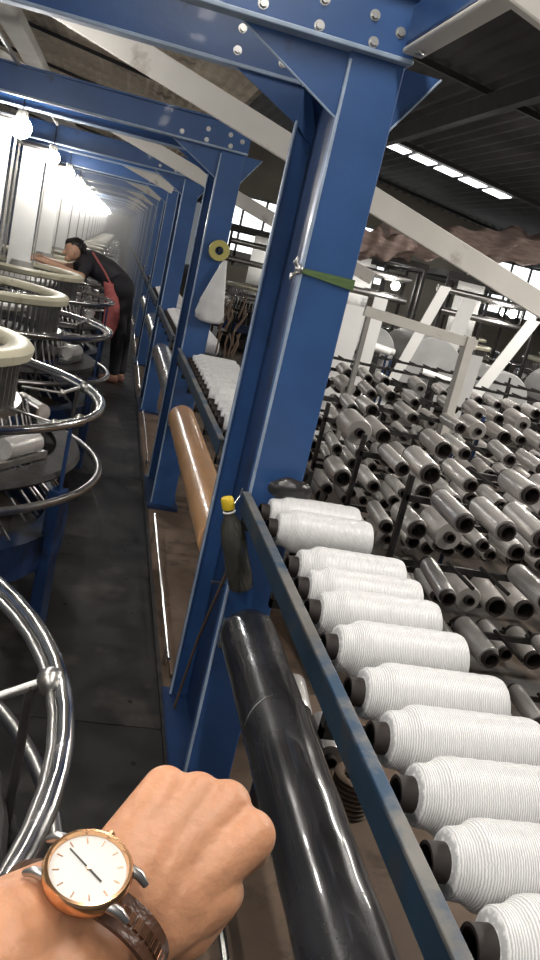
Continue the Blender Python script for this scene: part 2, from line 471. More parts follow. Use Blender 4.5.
# steel box running from the near post's head towards the camera
t = thing('overhead_rail', 'blue and grey steel bar running forward from the head of the near post', 'beam', (0.60, 1.0, 2.19))
MB().lim(-0.034, 0.010, -1.8, 1.08, -0.045, 0.045, 0.006).build('bar', M_BLUE, t)
MB().lim(-0.034, 0.018, -1.8, 1.085, -0.060, -0.046, 0.005).build('lower_flange', M_BEIGE, t)
MB().cyl((-0.01, 1.02, -0.068), (-0.01, 1.02, -0.06), 0.011, seg=6).build('bolt', M_BOLT, t)
# diagonal white strips, one per bay
def strip(y, lab, x0=-1.6, x1=2.6):
    t = MB()
    s = -0.285
    rot = Matrix.Rotation(-math.atan(s), 3, 'Y')
    cx = (x0 + x1) / 2
    L = (x1 - x0) * math.sqrt(1 + s * s)
    t.box((0, 0, 0), (L, 0.02, 0.098), rot, 0.004)
    o = t.build('diagonal_brace', M_BEIGE, loc=(cx, y, 2.183 + s * cx))
    return tag(o, lab, 'brace', 'white diagonal braces')
strip(3.35, 'long white sloping brace passing behind the near blue post')
strip(1.2, 'white sloping brace cutting the top right corner of the picture', 0.12, 2.3)
strip(6.25, 'white sloping brace seen through the second blue frame', -1.6, 1.9)
for i in range(2, 9):
    strip(3.35 + PITCH * i + 0.05, 'white sloping brace %s behind the near one, in the tunnel of frames' % ORD[i], -1.6, 0.44 if i > 2 else 0.44)
tag(MB().lim(-0.10, 0.10, -9, 9, -0.05, 0.05, .004).build('roof_duct', M_BEIGE, loc=(-1.2, 13.2, 3.05)),
    'beige strip duct running along under the roof at top left', 'duct')
for i in range(7):
    t = MB().cyl((0, 0, 0.0), (0, 0, 2.2), 0.011, seg=8)

# ================================================================ creel trays with white bobbins
def tray(y0, y1, lab, first=False):
    t = thing('bobbin_tray', lab, 'tray', (0.45, y0, 0.93), 'blue bobbin trays between the posts')
    L = y1 - y0
    MB().lim(-0.006, 0.0, 0, L, 0.000, 0.052).build('side_plate', M_TRAY, t)
    MB().lim(-0.012, 0.010, 0, L, 0.052, 0.060, 0.002).build('rail_lip', M_RAIL, t)
    MB().lim(0.33, 0.345, 0, L, -0.045, 0.00).build('back_rail', M_DARK, t)
    k = int(L / 0.42)
    for i in range(k + 1):
        yy = 0.02 + i * (L - .06) / max(k, 1)
        MB().lim(-.004, 0.335, yy, yy + .02, -0.04, -0.02).lim(-.004, .0, yy, yy + .02, -.04, .01).build('cross_bar', M_DARK, t)
    return t
tray(-0.35, 2.13, 'blue tray rail in the foreground carrying the nearest white bobbins')
for i in range(1, 12):
    tray(2.14 + PITCH * (i - 1) + 0.59, 2.14 + PITCH * i - 0.005, 'blue tray rail in the %s bay beyond the near post' % ORD[i - 1])

def bobbin(lab, group):
    t = thing('yarn_bobbin', lab, 'bobbin', (0, 0, 0), group)
    pr = [(0.0240, -0.014), (0.0390, -0.012), (0.0420, -0.008), (0.0435, 0.008), (0.0470, 0.016), (0.0535, 0.026), (0.0550, 0.036)]
    for k in range(1, 20): pr.append((0.0550 + 0.0005 * math.sin(k * 2.1), 0.036 + k * 0.0095))
    pr += [(0.0545, 0.226), (0.0520, 0.234), (0.040, 0.239), (0.024, 0.239)]
    MB().lathe(pr, 'X', seg=44, closed=True).build('yarn_body', M_YARN, t, smooth=50)
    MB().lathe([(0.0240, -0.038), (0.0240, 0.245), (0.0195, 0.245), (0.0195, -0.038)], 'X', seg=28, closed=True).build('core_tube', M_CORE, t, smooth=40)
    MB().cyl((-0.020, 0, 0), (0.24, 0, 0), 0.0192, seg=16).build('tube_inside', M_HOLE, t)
    return t
b0 = bobbin('', 'white bobbins on the near tray'); sb = snapshot(b0)
ycores = [2.07, 1.957, 1.70, 1.586, 1.468, 1.325, 1.170, 1.033, 0.903, 0.777, 0.652, 0.53]
nb = len(ycores)
for j, y in enumerate(ycores[::-1]):
    c = b0 if j == 0 else copy_tree(None, None, sb)
    c.location = (0.523 + random.uniform(-.004, .004), y, 0.957 + random.uniform(-.002, .002))
    c.rotation_euler = (random.uniform(0, 6), 0, random.uniform(-.02, .02))
    if j == 0: c['label'] = 'white bobbin nearest the camera at the bottom right corner of the picture'
    elif j == nb - 1: c['label'] = 'last white bobbin on the near tray, right against the blue post'
    elif j == nb - 2: c['label'] = 'white bobbin just in front of the one touching the blue post, before the gap'
    elif j == nb - 3: c['label'] = 'white bobbin right after the gap, nearer the camera than the pair at the post'
    else: c['label'] = '%s white bobbin along the near tray counting from the camera' % ORD[j]
    c['group'] = 'white bobbins on the near tray'
# bobbins further down the row
for i in range(1, 9):
    y0 = 2.14 + PITCH * (i - 1) + 0.66
    cnt = 17 if i < 4 else 12
    cnt = min(cnt, 17)
    for j in range(cnt):
        if i == 1 and j in (2, 7): continue
        if i > 2 and random.random() < .15: continue
        c = copy_tree(None, None, sb)
        c.location = (0.523, y0 + j * (2.0 / cnt), 0.957)
        c.rotation_euler = (random.uniform(0, 6), 0, random.uniform(-.03, .03))
        c['label'] = 'white bobbin on the tray of the %s bay behind the near post' % ORD[i - 1]
        c['group'] = 'white bobbins of the %s far bay' % ORD[i - 1]

# ================================================================ film rolls under the trays
def roll(y0, y1, mat, lab, r=0.080, ymesh=None, wrinkle=True):
    t = thing('film_roll', lab, 'roll', (0.535, y0, 0.590), 'film rolls slung between the posts')
    L = y1 - y0
    pr = [(r * .55, 0), (r - .004, 0.0), (r, 0.004)]
    k = int(L / 0.03)
    for i in range(1, k): pr.append((r + (0.0012 * math.sin(i * .9) * math.sin(i * .37) if wrinkle else 0), L * i / k))
    pr += [(r, L - 0.004), (r - .004, L), (r * .55, L)]
    MB().lathe(pr, 'Y', seg=48, closed=True).build('film', mat, t, smooth=50)
    MB().lathe([(r * .56, -0.01), (r * .56, L + 0.01), (r * .47, L + .01), (r * .47, -0.01)], 'Y', seg=24, closed=True).build('core_tube', M_CORE, t, smooth=40)
    MB().cyl((0, -0.04, 0), (0, L + 0.025, 0), 0.012).build('shaft', M_CHROME, t, smooth=40)
    return t
roll(-0.10, 2.085, M_FILM, 'long roll wrapped in shiny black film below the near white bobbins')
roll(2.80, 4.86, M_KRAFT, 'glossy brown wrapped roll beyond the near blue post')
roll(5.60, 7.60, M_SILVER, 'grey film roll in the bay behind the brown roll')
roll(8.40, 10.35, M_SILVER, 'grey film roll two bays behind the brown roll')
roll(11.2, 13.0, M_SILVER, 'small distant grey film roll three bays behind the brown roll')
# hoop bands pulled round the black film
o = tag(MB().ring((0, 0, 0), 0.0812, 0.0014, n=40, seg=6).build('film_wrinkle', M_STEEL, smooth=60), 'thin crease band round the far part of the black film roll', 'band')
o.location = (0.535, 1.62, 0.590); o.rotation_euler = (PI / 2 - .25, 0, .2)
# cradle under each roll
for i, y in enumerate((2.09, 4.87, 7.65, 10.43)):
    t = MB().lim(-0.02, 0.09, -0.02, 0.0, -0.03, 0.03, 0.003).lim(-0.02, 0.0, -0.03, 0.0, 0.0, 0.06, 0.002)
    tag(t.build('roll_cradle', M_STEEL, loc=(0.487, y + 0.045, 0.55)), 'steel cradle on the %s post holding the end of a film roll' % ORD[i], 'bracket', 'roll cradles')
for i in range(4):
    y = 2.14 + PITCH * i + .583
    tag(MB().lim(-.03, .03, 0, .07, -.03, -.012, .003).lim(-.03, -.022, 0.0, .07, -.03, .02).lim(.022, .03, 0.0, .07, -.03, .02).build('roll_cradle', M_STEEL, loc=(0.535, y, 0.59)),
        'steel cradle behind the %s post holding the near end of a film roll' % ORD[i], 'bracket', 'roll cradles')
# polished guide rods low at the walkway edge
for i in range(6):
    y0 = 2.85 + PITCH * i
    m = MB().tube([(0.452, y0, 0.075), (0.452, y0 + 1.6, 0.10)], 0.007)
    m.lim(.446, .458, y0 + .1, y0 + .12, -0.012, .075).lim(.446, .458, y0 + 1.45, y0 + 1.47, -0.012, .095)
    tag(m.build('guide_rod', M_CHROME, smooth=40), 'polished rod low along the walkway edge in the %s bay' % ORD[i], 'rod', 'guide rods')
m = MB().tube([(0.50, 0.55, 0.10), (0.50, 1.75, 0.10)], 0.011)
m.lim(.494, .506, .7, .72, -0.012, .095).lim(.494, .506, 1.6, 1.62, -0.012, .095)
tag(m.build('guide_rod', M_CHROME, smooth=40), 'polished rod beside the walkway under the black roll and fist', 'rod')
tag(MB().tube([(XL + .01, 2.60, 0.02), (XL + .02, 2.50, 0.35), (XL + .035, 2.38, 0.62), (XL + .05, 2.28, .88)], 0.005).build('pale_hose', M_CARD, smooth=40),
    'thin pale hose climbing inside the near blue post', 'hose')
tag(MB().lim(-.03, .03, -.006, .006, -.004, .004).build('slotted_bracket', M_STEEL, loc=(0.49, 2.40, .60)), 'small steel tab inside the near post', 'bracket')

# lower shelf beneath the near tray: cardboard and small silver spools
t = thing('lower_shelf', 'brown board shelf under the near tray, seen past the black roll', 'shelf', (0.64, 0.45, 0.42))
MB().lim(0, .36, 0, 1.62, 0, 0.012).build('board', M_CARD, t)
MB().lim(0, .008, 0, 1.62, -.02, 0.02).build('edge_rail', M_DARK, t)
for yy in (.1, 0.8, 1.55):
    for xx in (0, .33): MB().lim(xx, xx + .03, yy, yy + .03, -0.432, 0.0).build('leg', M_DARK, t)
for i, (x, y, z, L, lab) in enumerate(((.672, 1.885, .472, .16, 'small silver spool under the tray, the farther of two'),
                                       (.715, 1.70, .472, .16, 'small silver spool under the tray, the nearer of two'))):
    s = thing('silver_spool', lab, 'spool', (x, y, z), 'silver spools on the lower shelf', rot=(0, 0, PI / 2 - .1))
    MB().lathe([(.015, 0), (.036, 0), (.038, .004), (.038, L - .004), (.036, L), (.015, L)], 'X', seg=28, closed=True).build('yarn_body', M_YARN2, s, smooth=45)
    MB().lathe([(.0155, -.02), (.0155, L + .02), (.012, L + .02), (.012, -.02)], 'X', seg=16, closed=True).build('core_tube', M_CORE, s, smooth=45)
m = MB()
for i in range(8): m.lathe([(.045 + .004 * (i % 2), i * .012), (.052, i * .012 + .006), (.045, i * .012 + .011), (.03, i * .012 + .006)], 'Z', seg=24, closed=True)
tag(m.build('coiled_cord', M_CARD, smooth=60, loc=(.735, 1.57, .433)), 'brown coil of cord on the board beneath the near tray', 'cord')
tag(MB().lim(-.1, .1, -.17, .17, 0, .05, .003).build('cardboard_stack', M_CARD, loc=(.78, 1.15, .433)), 'low stack of brown cardboard under the tray near the camera', 'cardboard')
tag(MB().lim(-.13, .13, -.55, .55, 0, .012, .002).build('plywood_sheet', M_CARD, loc=(.60, 3.4, 0.0)), 'brown plywood sheet on the channel floor beyond the near post', 'board')

# ================================================================ things on the posts
# green ribbon tied round the near post
t = thing('green_ribbon', 'green plastic ribbon tied round the near blue post', 'ribbon', (XL, 2.14, 1.59))
m = MB()
W = XR - XL
loop = [(-.003, -.004), (W / 2, -.006), (W + .003, -.004), (W + .004, .012), (W + .004, .025), (W + .002, .037), (-.003, .037), (-.003, .02)]
nn = len(loop)
def rb(p, w, off): return (p[0] * 1.0, p[1], off + w)
rows = []
for (x, y), wz, c in zip(loop, (.006, .010, .014, .010, .010, .010, .010, .010), (0.004, 0.0, -0.004, -.003, 0, 0, 0, 0)):
    dx = -0.002 if x < 0 else (0.002 if x > W else 0); dy = -.002 if y < 0 else (.002 if y > .03 else 0)
    rows.append([m.b.verts.new((x, y, c - wz)), m.b.verts.new((x + dx, y + dy, c - wz)), m.b.verts.new((x + dx, y + dy, c + wz)), m.b.verts.new((x, y, c + wz))])
for i in range(nn):
    A, B = rows[i], rows[(i + 1) % nn]
    for k in range(4): m.b.faces.new((A[k], A[(k + 1) % 4], B[(k + 1) % 4], B[k]))
m.build('band', M_GREEN, t)
m = MB().sph((-.006, -.010, .004), .011, (1, .8, 1.1))
m.tube([(-.006, -.012, .004), (-.020, -.016, .018), (-.016, -.014, .034)], [.003, .006, .003], 6)
m.tube([(-.006, -.012, .0), (-.022, -.014, -.012), (-.024, -.012, -.026)], [.003, .006, .003], 6)
m.build('knot', M_STEEL, t, smooth=60)

# tape ring and bag on the second post
y2 = 2.14 + PITCH
t = thing('tape_ring', 'yellowed tape ring hung on the second blue post above the white bag', 'tape', (0.558, y2 - .012, 1.585))
MB().lathe([(.024, -.022), (.057, -.022), (.060, -.018), (.060, .004), (.057, .008), (.024, .008)], 'Y', seg=32, closed=True).build('tape', M_TAPE, t, smooth=40)
MB().cyl((0, -.035, .0), (0, .010, 0), .010).build('peg', M_BLACK, t)
m = MB()
prof = [(.012, 0), (.020, -.03), (.034, -.09), (.052, -.16), (.070, -.24), (.082, -.31), (.080, -.345), (.055, -.362), (.01, -.366)]
rows = []
for i, (r, z) in enumerate(prof):
    row = []
    for k in range(28):
        a = 2 * PI * k / 28
        w = 1 + .10 * math.sin(5 * a + i) * (i / 5 if i < 6 else 1) + .05 * math.sin(9 * a + 2 * i)
        row.append(m.b.verts.new((r * w * math.cos(a) * 1.0 + (-.006 * i if i < 5 else -.02), r * w * math.sin(a) * .5, z)))
    rows.append(row)
for A, B in zip(rows, rows[1:]):
    for k in range(28): m.b.faces.new((A[k], A[(k + 1) % 28], B[(k + 1) % 28], B[k]))
m.b.faces.new(rows[0]); m.b.faces.new(rows[-1])
o = m.build('plastic_bag', M_BAG, smooth=80, loc=(0.60, y2 - .055, 1.54))
tag(o, 'thin white plastic bag hanging from the second blue post', 'bag')
m = MB()
for i in range(16):
    a, b = random.uniform(-.07, .06), random.uniform(-.30, 0)
    m.tube([(a, 0, b), (a + random.uniform(-.02, .02), -.02, b - .05), (a + random.uniform(-.03, .03), 0, b - .13)], .006, 5)
tag(m.build('yarn_scraps', M_CARD, smooth=60, loc=(.72, y2 - .03, 1.42)), 'tangle of brown yarn scraps beside the hanging white bag', 'yarn')

# bottle with the yellow cap hanging in the near post
t = thing('oil_bottle', 'murky plastic bottle with a yellow cap tucked in the near blue post', 'bottle', (0.488, 2.090, 0.725), rot=(0, math.radians(-21), 0))
MB().lathe([(.0, 0), (.030, 0), (.035, .006), (.036, .05), (.034, .10), (.035, .15), (.030, .185), (.014, .222), (.0125, .240), (0, .240)], 'Z', seg=28).build('body', M_BOTTLE, t, smooth=50)
MB().lathe([(0, .236), (.0165, .236), (.0175, .240), (.0175, .262), (.015, .268), (0, .268)], 'Z', seg=24).build('cap', M_YELLOW, t, smooth=50)
MB().ring((0, 0, .228), .015, .003, n=20).build('neck_ring', M_BAG, t, smooth=60)
MB().tube([(.0, .012, .232), (.02, .03, .235), (.04, .046, .25), (.05, .05, .27)], .0025, 6).build('hanging_wire', M_STEEL, t)

# crumpled dark film behind the bobbins
m = MB()
m.sph((0, 0, 0), .062, (1, .4, .55), 28, 16)
for v in m.b.verts:
    v.co *= 1 + .10 * math.sin(v.co.x * 90) * math.cos(v.co.z * 70 + v.co.y * 40)
tag(m.build('film_bundle', M_MESHBAG, smooth=80, loc=(0.56, 2.09, 1.025)), 'crumpled smoky film bundle on the last bobbins against the post', 'film')

# ================================================================ circular looms left of the aisle
def spool_small(mb, x, y, z, a, L=.12, r=.03):
    d = Vector((math.cos(a), math.sin(a), 0))
    mb.cyl(Vector((x, y, z)) - d * L / 2, Vector((x, y, z)) + d * L / 2, r, seg=14)
LX = -0.805
def loom(detail=True):
    t = thing('circular_loom', 'circular loom nearest the camera, only its big polished hoop in view', 'loom', (LX, 1.03, 0))
    MB().ring((0, 0, .90), .85, .0135, n=72, seg=12).build('guard_hoop', M_CHROME, t, smooth=60)
    MB().ring((0, 0, .885), .835, .009, n=64, seg=8).build('inner_hoop', M_STEEL, t, smooth=60)
    MB().ring((0, 0, .63), .88, .015, a0=-1.9, a1=1.9, n=60, seg=10).build('lower_hoop', M_STEEL, t, smooth=60)
    # cream reed ring, a wide flat rim
    MB().lathe([(.455, 1.035), (.535, 1.020), (.555, 1.030), (.560, 1.062), (.545, 1.078), (.520, 1.082), (.462, 1.075), (.450, 1.06)], 'Z', seg=72, closed=True).build('reed_ring', M_CREAM, t, smooth=50)
    m = MB()
    for k in range(72):
        a = 2 * PI * k / 72
        m.box((.50 * math.cos(a), .50 * math.sin(a), .93), (.03, .005, .20), Matrix.Rotation(a, 3, 'Z'))
    m.lathe([(.470, .82), (.54, .82), (.54, .85), (.470, .85)], 'Z', seg=48, closed=True)
    m.build('reed_wires', M_STEEL, t)
    MB().lathe([(0, 0.0), (.52, 0.0), (.52, .16), (.40, .20), (.36, .60), (.46, .70), (.46, .80), (.05, .84), (0, .84)], 'Z', seg=40).build('machine_body', M_DARK, t, smooth=35)
    MB().lathe([(0, .90), (.30, .92), (.34, .95), (.33, .97), (.12, 1.02), (.09, 1.10), (0, 1.10)], 'Z', seg=32).build('fabric_spreader', M_GREYP, t, smooth=35)
    MB().lathe([(.45, .70), (.55, .69), (.55, .71), (.45, .73)], 'Z', seg=48, closed=True).lathe([(.70, .675), (.79, .66), (.80, .672), (.79, .69), (.70, .70)], 'Z', seg=48, closed=True).build('shuttle_track', M_DARK, t, smooth=40)
    for k in range(6):    # shuttles with weft spools
        a = 2 * PI * k / 6 + .35
        c, s = math.cos(a), math.sin(a)
        m = MB(); spool_small(m, .66 * c, .66 * s, .765, a + PI / 2, .2, .038)
        p = m.build('weft_spool', M_YARN2, t, smooth=40)
        m = MB().box((.66 * c, .66 * s, .715), (.06, .30, .03), Matrix.Rotation(a, 3, 'Z'), .004)
        m.box((.62 * c, .62 * s, .77), (.016, .26, .05), Matrix.Rotation(a, 3, 'Z'), .004)
        m.build('shuttle', M_STEEL, t)
    for k in range(8):    # posts and stays
        a = 2 * PI * k / 8 + .2
        c, s = math.cos(a), math.sin(a)
        m = MB().box((.80 * c, .80 * s, .31), (.05, .07, .62), Matrix.Rotation(a, 3, 'Z'), .004)
        m.cyl((.805 * c, .805 * s, .6), (.805 * c, .805 * s, .89), .008, seg=8)
        m.build('leg', M_BLUE_D if k % 2 else M_DARK, t)
        m = MB().cyl((.835 * c, .835 * s, .90), (.74 * c, .74 * s, .86), .008, seg=8).cyl((.74 * c, .74 * s, .86), (.56 * c, .56 * s, .87), .006, seg=8)
        m.sph((.835 * c, .835 * s, .895), .024, u=10, v=8).sph((.74 * c, .74 * s, .86), .016, u=10, v=8)
        m.build('hoop_stay', M_STEEL, t, smooth=50)
    m = MB()   # heald arms crowding between body and hoop
    rr = random.Random(3)
    for k in range(64):
        a = 2 * PI * k / 64
        c, s = math.cos(a), math.sin(a)
        z0 = .60 + rr.uniform(-.04, .04)
        m.tube([(.56 * c, .56 * s, .84), (.64 * c, .64 * s, z0), (.76 * math.cos(a + .03), .76 * math.sin(a + .03), z0 - .12)], .006, 5)
    m.build('heald_arms', M_STEEL, t, smooth=50)
    m = MB().lathe([(.70, .30), (.79, .30), (.79, .44), (.70, .44)], 'Z', seg=40, closed=True)
    m.build('blue_apron_ring', M_BLUE_D, t)
    return t
l0 = loom()
snl = snapshot(l0)
LP = 2.29
NL = 18
for i in range(1, NL):
    c = copy_tree(None, None, snl)
    c.location = (LX, 1.03 + LP * i, 0)
    c.rotation_euler = (0, 0, .21 * i)
    c['label'] = ('second circular loom from the camera, cream ring cut by the left picture edge' if i == 1 else
                  'third circular loom, its cream ring just below the standing white fabric' if i == 2 else
                  'circular loom the worker leans over' if i == 3 else
                  'circular loom right behind the bending worker' if i == 4 else
                  'circular loom far down the bright left row')
    if i > 4: c['group'] = 'distant circular looms'
# the lower hoop of the first looms must face the aisle
# white fabric tubes rising out of the looms, held in slim frames
for i in range(2, NL):
    y = 1.03 + LP * i
    lab = ('broad white fabric strip rising behind the third loom at the left edge' if i == 2 else
           'tall white fabric strip left of the worker, the nearer of the bright ones' if i == 3 else
           'white fabric strip just beyond the worker\'s head' if i == 4 else 'glowing white fabric strip in the far left row')
    t = thing('fabric_strip', lab, 'fabric', (LX - .03, y, 1.10), 'white fabric strips above the looms' if i < 5 else 'distant fabric strips')
    MB().prism([(-.10, -.01, -.055), (.10, -.01, -.055), (.095, -.004, .95), (-.095, -.004, .95)], (0, .02, 0)).build('fabric', M_FABRIC, t)
    MB().lim(-.135, -.120, -.02, .0, -.05, 1.02).lim(.118, .132, -.02, .0, -.05, 1.02).lim(-.135, .132, -.02, .0, -.065, -.050).build('strip_frame', M_GREYP, t)
    MB().cyl((-.15, 0, .97), (.15, 0, .97), .022, seg=14).build('take_up_roller', M_STEEL, t, smooth=40)
# haze volume added to give the lamps' glow down the far loom row
hz_m = bpy.data.materials.new('glow_haze'); hz_m.use_nodes = True
hz_n = hz_m.node_tree; hz_n.nodes.remove(hz_n.nodes['Principled BSDF'])
vs = hz_n.nodes.new('ShaderNodeVolumeScatter'); vs.inputs['Density'].default_value = 0.052; vs.inputs['Anisotropy'].default_value = 0.3
hz_n.links.new(vs.outputs[0], hz_n.nodes['Material Output'].inputs['Volume'])
tag(MB().lim(-4, 0.42, 10.8, 61, 0.05, 2.6).build('haze', hz_m), 'bright haze added for the lamp glow in the far left aisle', 'haze', kind='stuff')
# hanging lamps in front of each fabric strip
def lampset(i, y):
    t = thing('hanging_lamp', 'glaring round lamp over the %s circular loom' % ORD[i] if i < 6 else 'glaring round lamp in the distant row over the looms',
              'lamp', (-.66, y - .25, 2.0), 'lamps over the looms' if i < 6 else 'distant loom lamps')
    MB().sph((0, 0, 0), .062, u=20, v=14).build('bulb', M_LAMP, t, smooth=80)
    MB().lathe([(0, .10), (.028, .10), (.034, .06), (.03, .045), (0, .045)], 'Z', seg=16).build('socket', M_GREYP, t, smooth=40)
    MB().cyl((0, 0, .10), (0, 0, .262 if i else .262), .004, seg=6).build('cord', M_BLACK, t)
    return t
for i in range(1, NL): lampset(i, 1.03 + LP * i)
# cable conduit that carries the lamps
tag(MB().tube([(0, 0, 0), (0, 38, 0)], .012).build('lamp_conduit', M_GREYP, smooth=40, loc=(-.66, 3.0, 2.27)), 'grey conduit along the left row that carries the lamps', 'conduit')

# near loom tube lamps, and housings for the added tray and creel lights
for i, yy in enumerate((-2.3, -0.9, 0.5, 1.9)):
    t = thing('tube_lamp', 'tube lamp over the nearest looms, left of the picture', 'lamp', (-0.75, yy, 2.07), 'tube lamps over the nearest looms')
    MB().lim(-.05, .05, -.55, .55, 0, .04, .004).build('housing', M_BEIGE, t)
    MB().cyl((-.035, -.52, -.014), (-.035, .52, -.014), .010, seg=10).build('tube', M_TUBE, t)
    MB().cyl((0, 0, .04), (0, 0, .21), .005, seg=6).build('hanger', M_BLACK, t)
for i, yy in enumerate((-1.3, 0.1, 1.2)):
    t = thing('tube_lamp', 'housing of an added light above the near tray, out of view', 'lamp', (0.28, yy, 2.96), 'added light housings above the near tray')
    MB().lim(-.08, .08, -.5, .5, 0, .04, .004).build('housing', M_BEIGE, t)
for i, (xx, yy) in enumerate(((2.9, 1.9), (4.6, 2.4))):
    t = thing('tube_lamp', 'housing of an added light over the creels, out of view', 'lamp', (xx, yy, 3.06), 'added light housings above the creels')
    MB().lim(-.17, .17, -.68, .68, 0, .04, .004).build('housing', M_BEIGE, t)
# ================================================================ creels on the right: racks of spools facing the aisle's near end
def spool(kind):
    t = thing('creel_spool', '', 'spool', (0, 0, 0))
    r, L, rc, mat = kind
    MB().lathe([(rc, 0.0), (r * .93, 0.0), (r, .006), (r * 1.0, L * .5), (r, L - .006), (r * .93, L), (rc, L)], 'X', seg=22, closed=True).build('yarn_body', mat, t, smooth=45)
    MB().lathe([(rc, -.022), (rc + .001, L + .02), (rc - .006, L + .02), (rc - .006, -.022)], 'X', seg=18, closed=True).build('core_tube', M_CORE, t, smooth=45)
    return t
kinds = [(.046, .20, .036, M_YARN2), (.038, .22, .028, M_YARN2), (.044, .20, .039, M_YARN3), (.033, .22, .027, M_YARN2), (.058, .20, .022, M_YARN3)]
protos = [spool(k) for k in kinds]; snaps = [snapshot(p) for p in protos]
used = set()
rs = random.Random(11)
total = 0
ROWS = [(1.95, 1.25, 1.95), (2.55, 1.12, 2.35), (3.15, 1.12, 2.75), (3.8, 1.12, 3.1), (4.5, 1.12, 3.5), (5.25, 1.15, 3.9), (6.05, 1.2, 4.4), (6.95, 1.3, 4.9), (7.95, 1.4, 5.6)]
TN = ['lowest', 'second', 'third', 'top']
for ri, (y, x0, x1) in enumerate(ROWS):
    t = thing('creel_rack', '%s dark spool rack counting from the camera, right of the blue posts' % ORD[ri], 'rack', (x0, y, -.03), 'spool racks')
    W = x1 - x0
    tiers = [.22, .46, .70, .94] if ri else [.10, .32]
    npost = max(2, int(W / 1.1) + 1)
    for k in range(npost):
        xx = (W - .04) * k / (npost - 1)
        MB().lim(xx, xx + .018, .10, .128, 0, tiers[-1] + .09, .003).build('post', M_BLUE_D if k % 2 else M_DARK, t)
        MB().lim(xx - .02, xx + .055, -.05, .30, 0, .012).build('foot', M_DARK, t)
    for z in tiers:
        MB().lim(0, W, .10, .115, z - .035 + .03, z - .01 + .03, .002).build('shelf_bar', M_DARK, t)
    step = .135 if ri < 5 else .155
    nx = int((W - .1) / step)
    for ti, z in enumerate(tiers):
        if ri >= 6 and ti < 1: continue
        if ri >= 7 and ti < 2: continue
        pg = MB()
        for k in range(nx):
            x = x0 + .10 + k * step
            if rs.random() < .16: continue
            ki = rs.choice([0, 0, 1, 1, 2, 3, 4])
            if total >= 288: continue
            total += 1
            if ki not in used: c = protos[ki]; used.add(ki)
            else: c = copy_tree(None, None, snaps[ki])
            L = kinds[ki][1]
            # points back from -Y: axis along +Y, dark core facing the camera side
            c.location = (x + rs.uniform(-.014, .014), y - .16 + rs.uniform(-.07, .04), z)
            c.rotation_euler = (rs.uniform(0, 6), rs.uniform(-.10, -.02), PI / 2 + rs.uniform(-.06, .06))
            sc = rs.uniform(.86, 1.08); c.scale = (1, sc, sc)
            c['label'] = 'silvery spool with dark hollow core on the %s tier of the %s rack' % (TN[ti], ORD[ri])
            c['group'] = 'spools on the %s tier of the %s rack' % (TN[ti], ORD[ri])
        for k in range(nx):
            x = W * 0 + .10 + k * step
            pg.cyl((x, -.12, z + .03), (x, .11, z + .03), .008, seg=6)
        pg.build('peg_row', M_DARK, t)['kind'] = 'stuff'
# pale flat rails laid over the racks along the aisle direction
for i, (x, y0, y1, z) in enumerate(((1.72, 3.25, 4.35, .60), (1.45, 5.2, 6.4, .72), (2.75, 4.6, 5.6, .62))):
    tag(MB().lim(-.022, .022, 0, y1 - y0, -.005, .005, .002).build('flat_rail', M_BEIGE, loc=(x, y0, z)),
        ['pale flat bar between the near spool racks', 'pale flat bar close behind the near blue post', 'pale flat bar low at the right between spool racks'][i], 'rail', 'pale flat bars')

# tall yarn guide frame standing among the racks
t = thing('yarn_guide_portal', 'tall grey and beige portal frame standing over the spool racks', 'frame', (1.50, 4.86, -.03))
MB().lim(0, .03, 0, .03, 0, 1.48, .003).build('post', M_GREYP, t)
m = MB().lim(.66, .715, -.02, .055, 0, 1.46, .003)
m.build('post', M_BEIGE, t)
MB().box((.36, .012, 1.445), (.76, .03, .062), Matrix.Rotation(math.atan(.07), 3, 'Y'), .003).build('top_bar', M_BEIGE, t)
MB().lim(.675, .70, -1.1, 0, .55, .58, .002).build('side_arm', M_GREYP, t)

# big cloth rolls behind the racks with white fabric running up from them
def cloth_roll(x, y, z, r, lab):
    t = thing('cloth_roll', lab, 'roll', (x, y, z), 'large cloth rolls behind the racks')
    MB().lathe([(.03, -.45), (r - .01, -.45), (r, -.44), (r, .44), (r - .01, .45), (.03, .45)], 'Y', seg=48, closed=True).build('cloth', M_FABRIC2, t, smooth=40)
    MB().lathe([(.034, -.55), (.034, .55), (.024, .55), (.024, -.55)], 'Y', seg=18, closed=True).build('core_tube', M_YARN2, t, smooth=40)
    MB().lim(-.03, .03, -.60, -.56, -z - .03, .05).lim(-.03, .03, .56, .60, -z - .03, .05).build('roll_stand', M_DARK, t)
for a in ((2.78, 9.0, .93, .26, 'big pale cloth roll seen through the portal frame'), (3.45, 8.9, .86, .36, 'largest pale cloth roll, just right of the portal frame bar'),
          (4.35, 8.9, .70, .32, 'big pale cloth roll at the right edge behind the spools'), (5.6, 9.4, .8, .3, 'far right cloth roll')):
    cloth_roll(*a)
def sheet(pts, off, lab):
    cx = sum(p[0] for p in pts) / 4; cy = sum(p[1] for p in pts) / 4; cz = min(p[2] for p in pts)
    o = MB().prism([(p[0] - cx, p[1] - cy, p[2] - cz) for p in pts], off).build('fabric_sheet', M_FABRIC, loc=(cx, cy, cz))
    tag(o, lab, 'fabric', 'slanting fabric sheets')
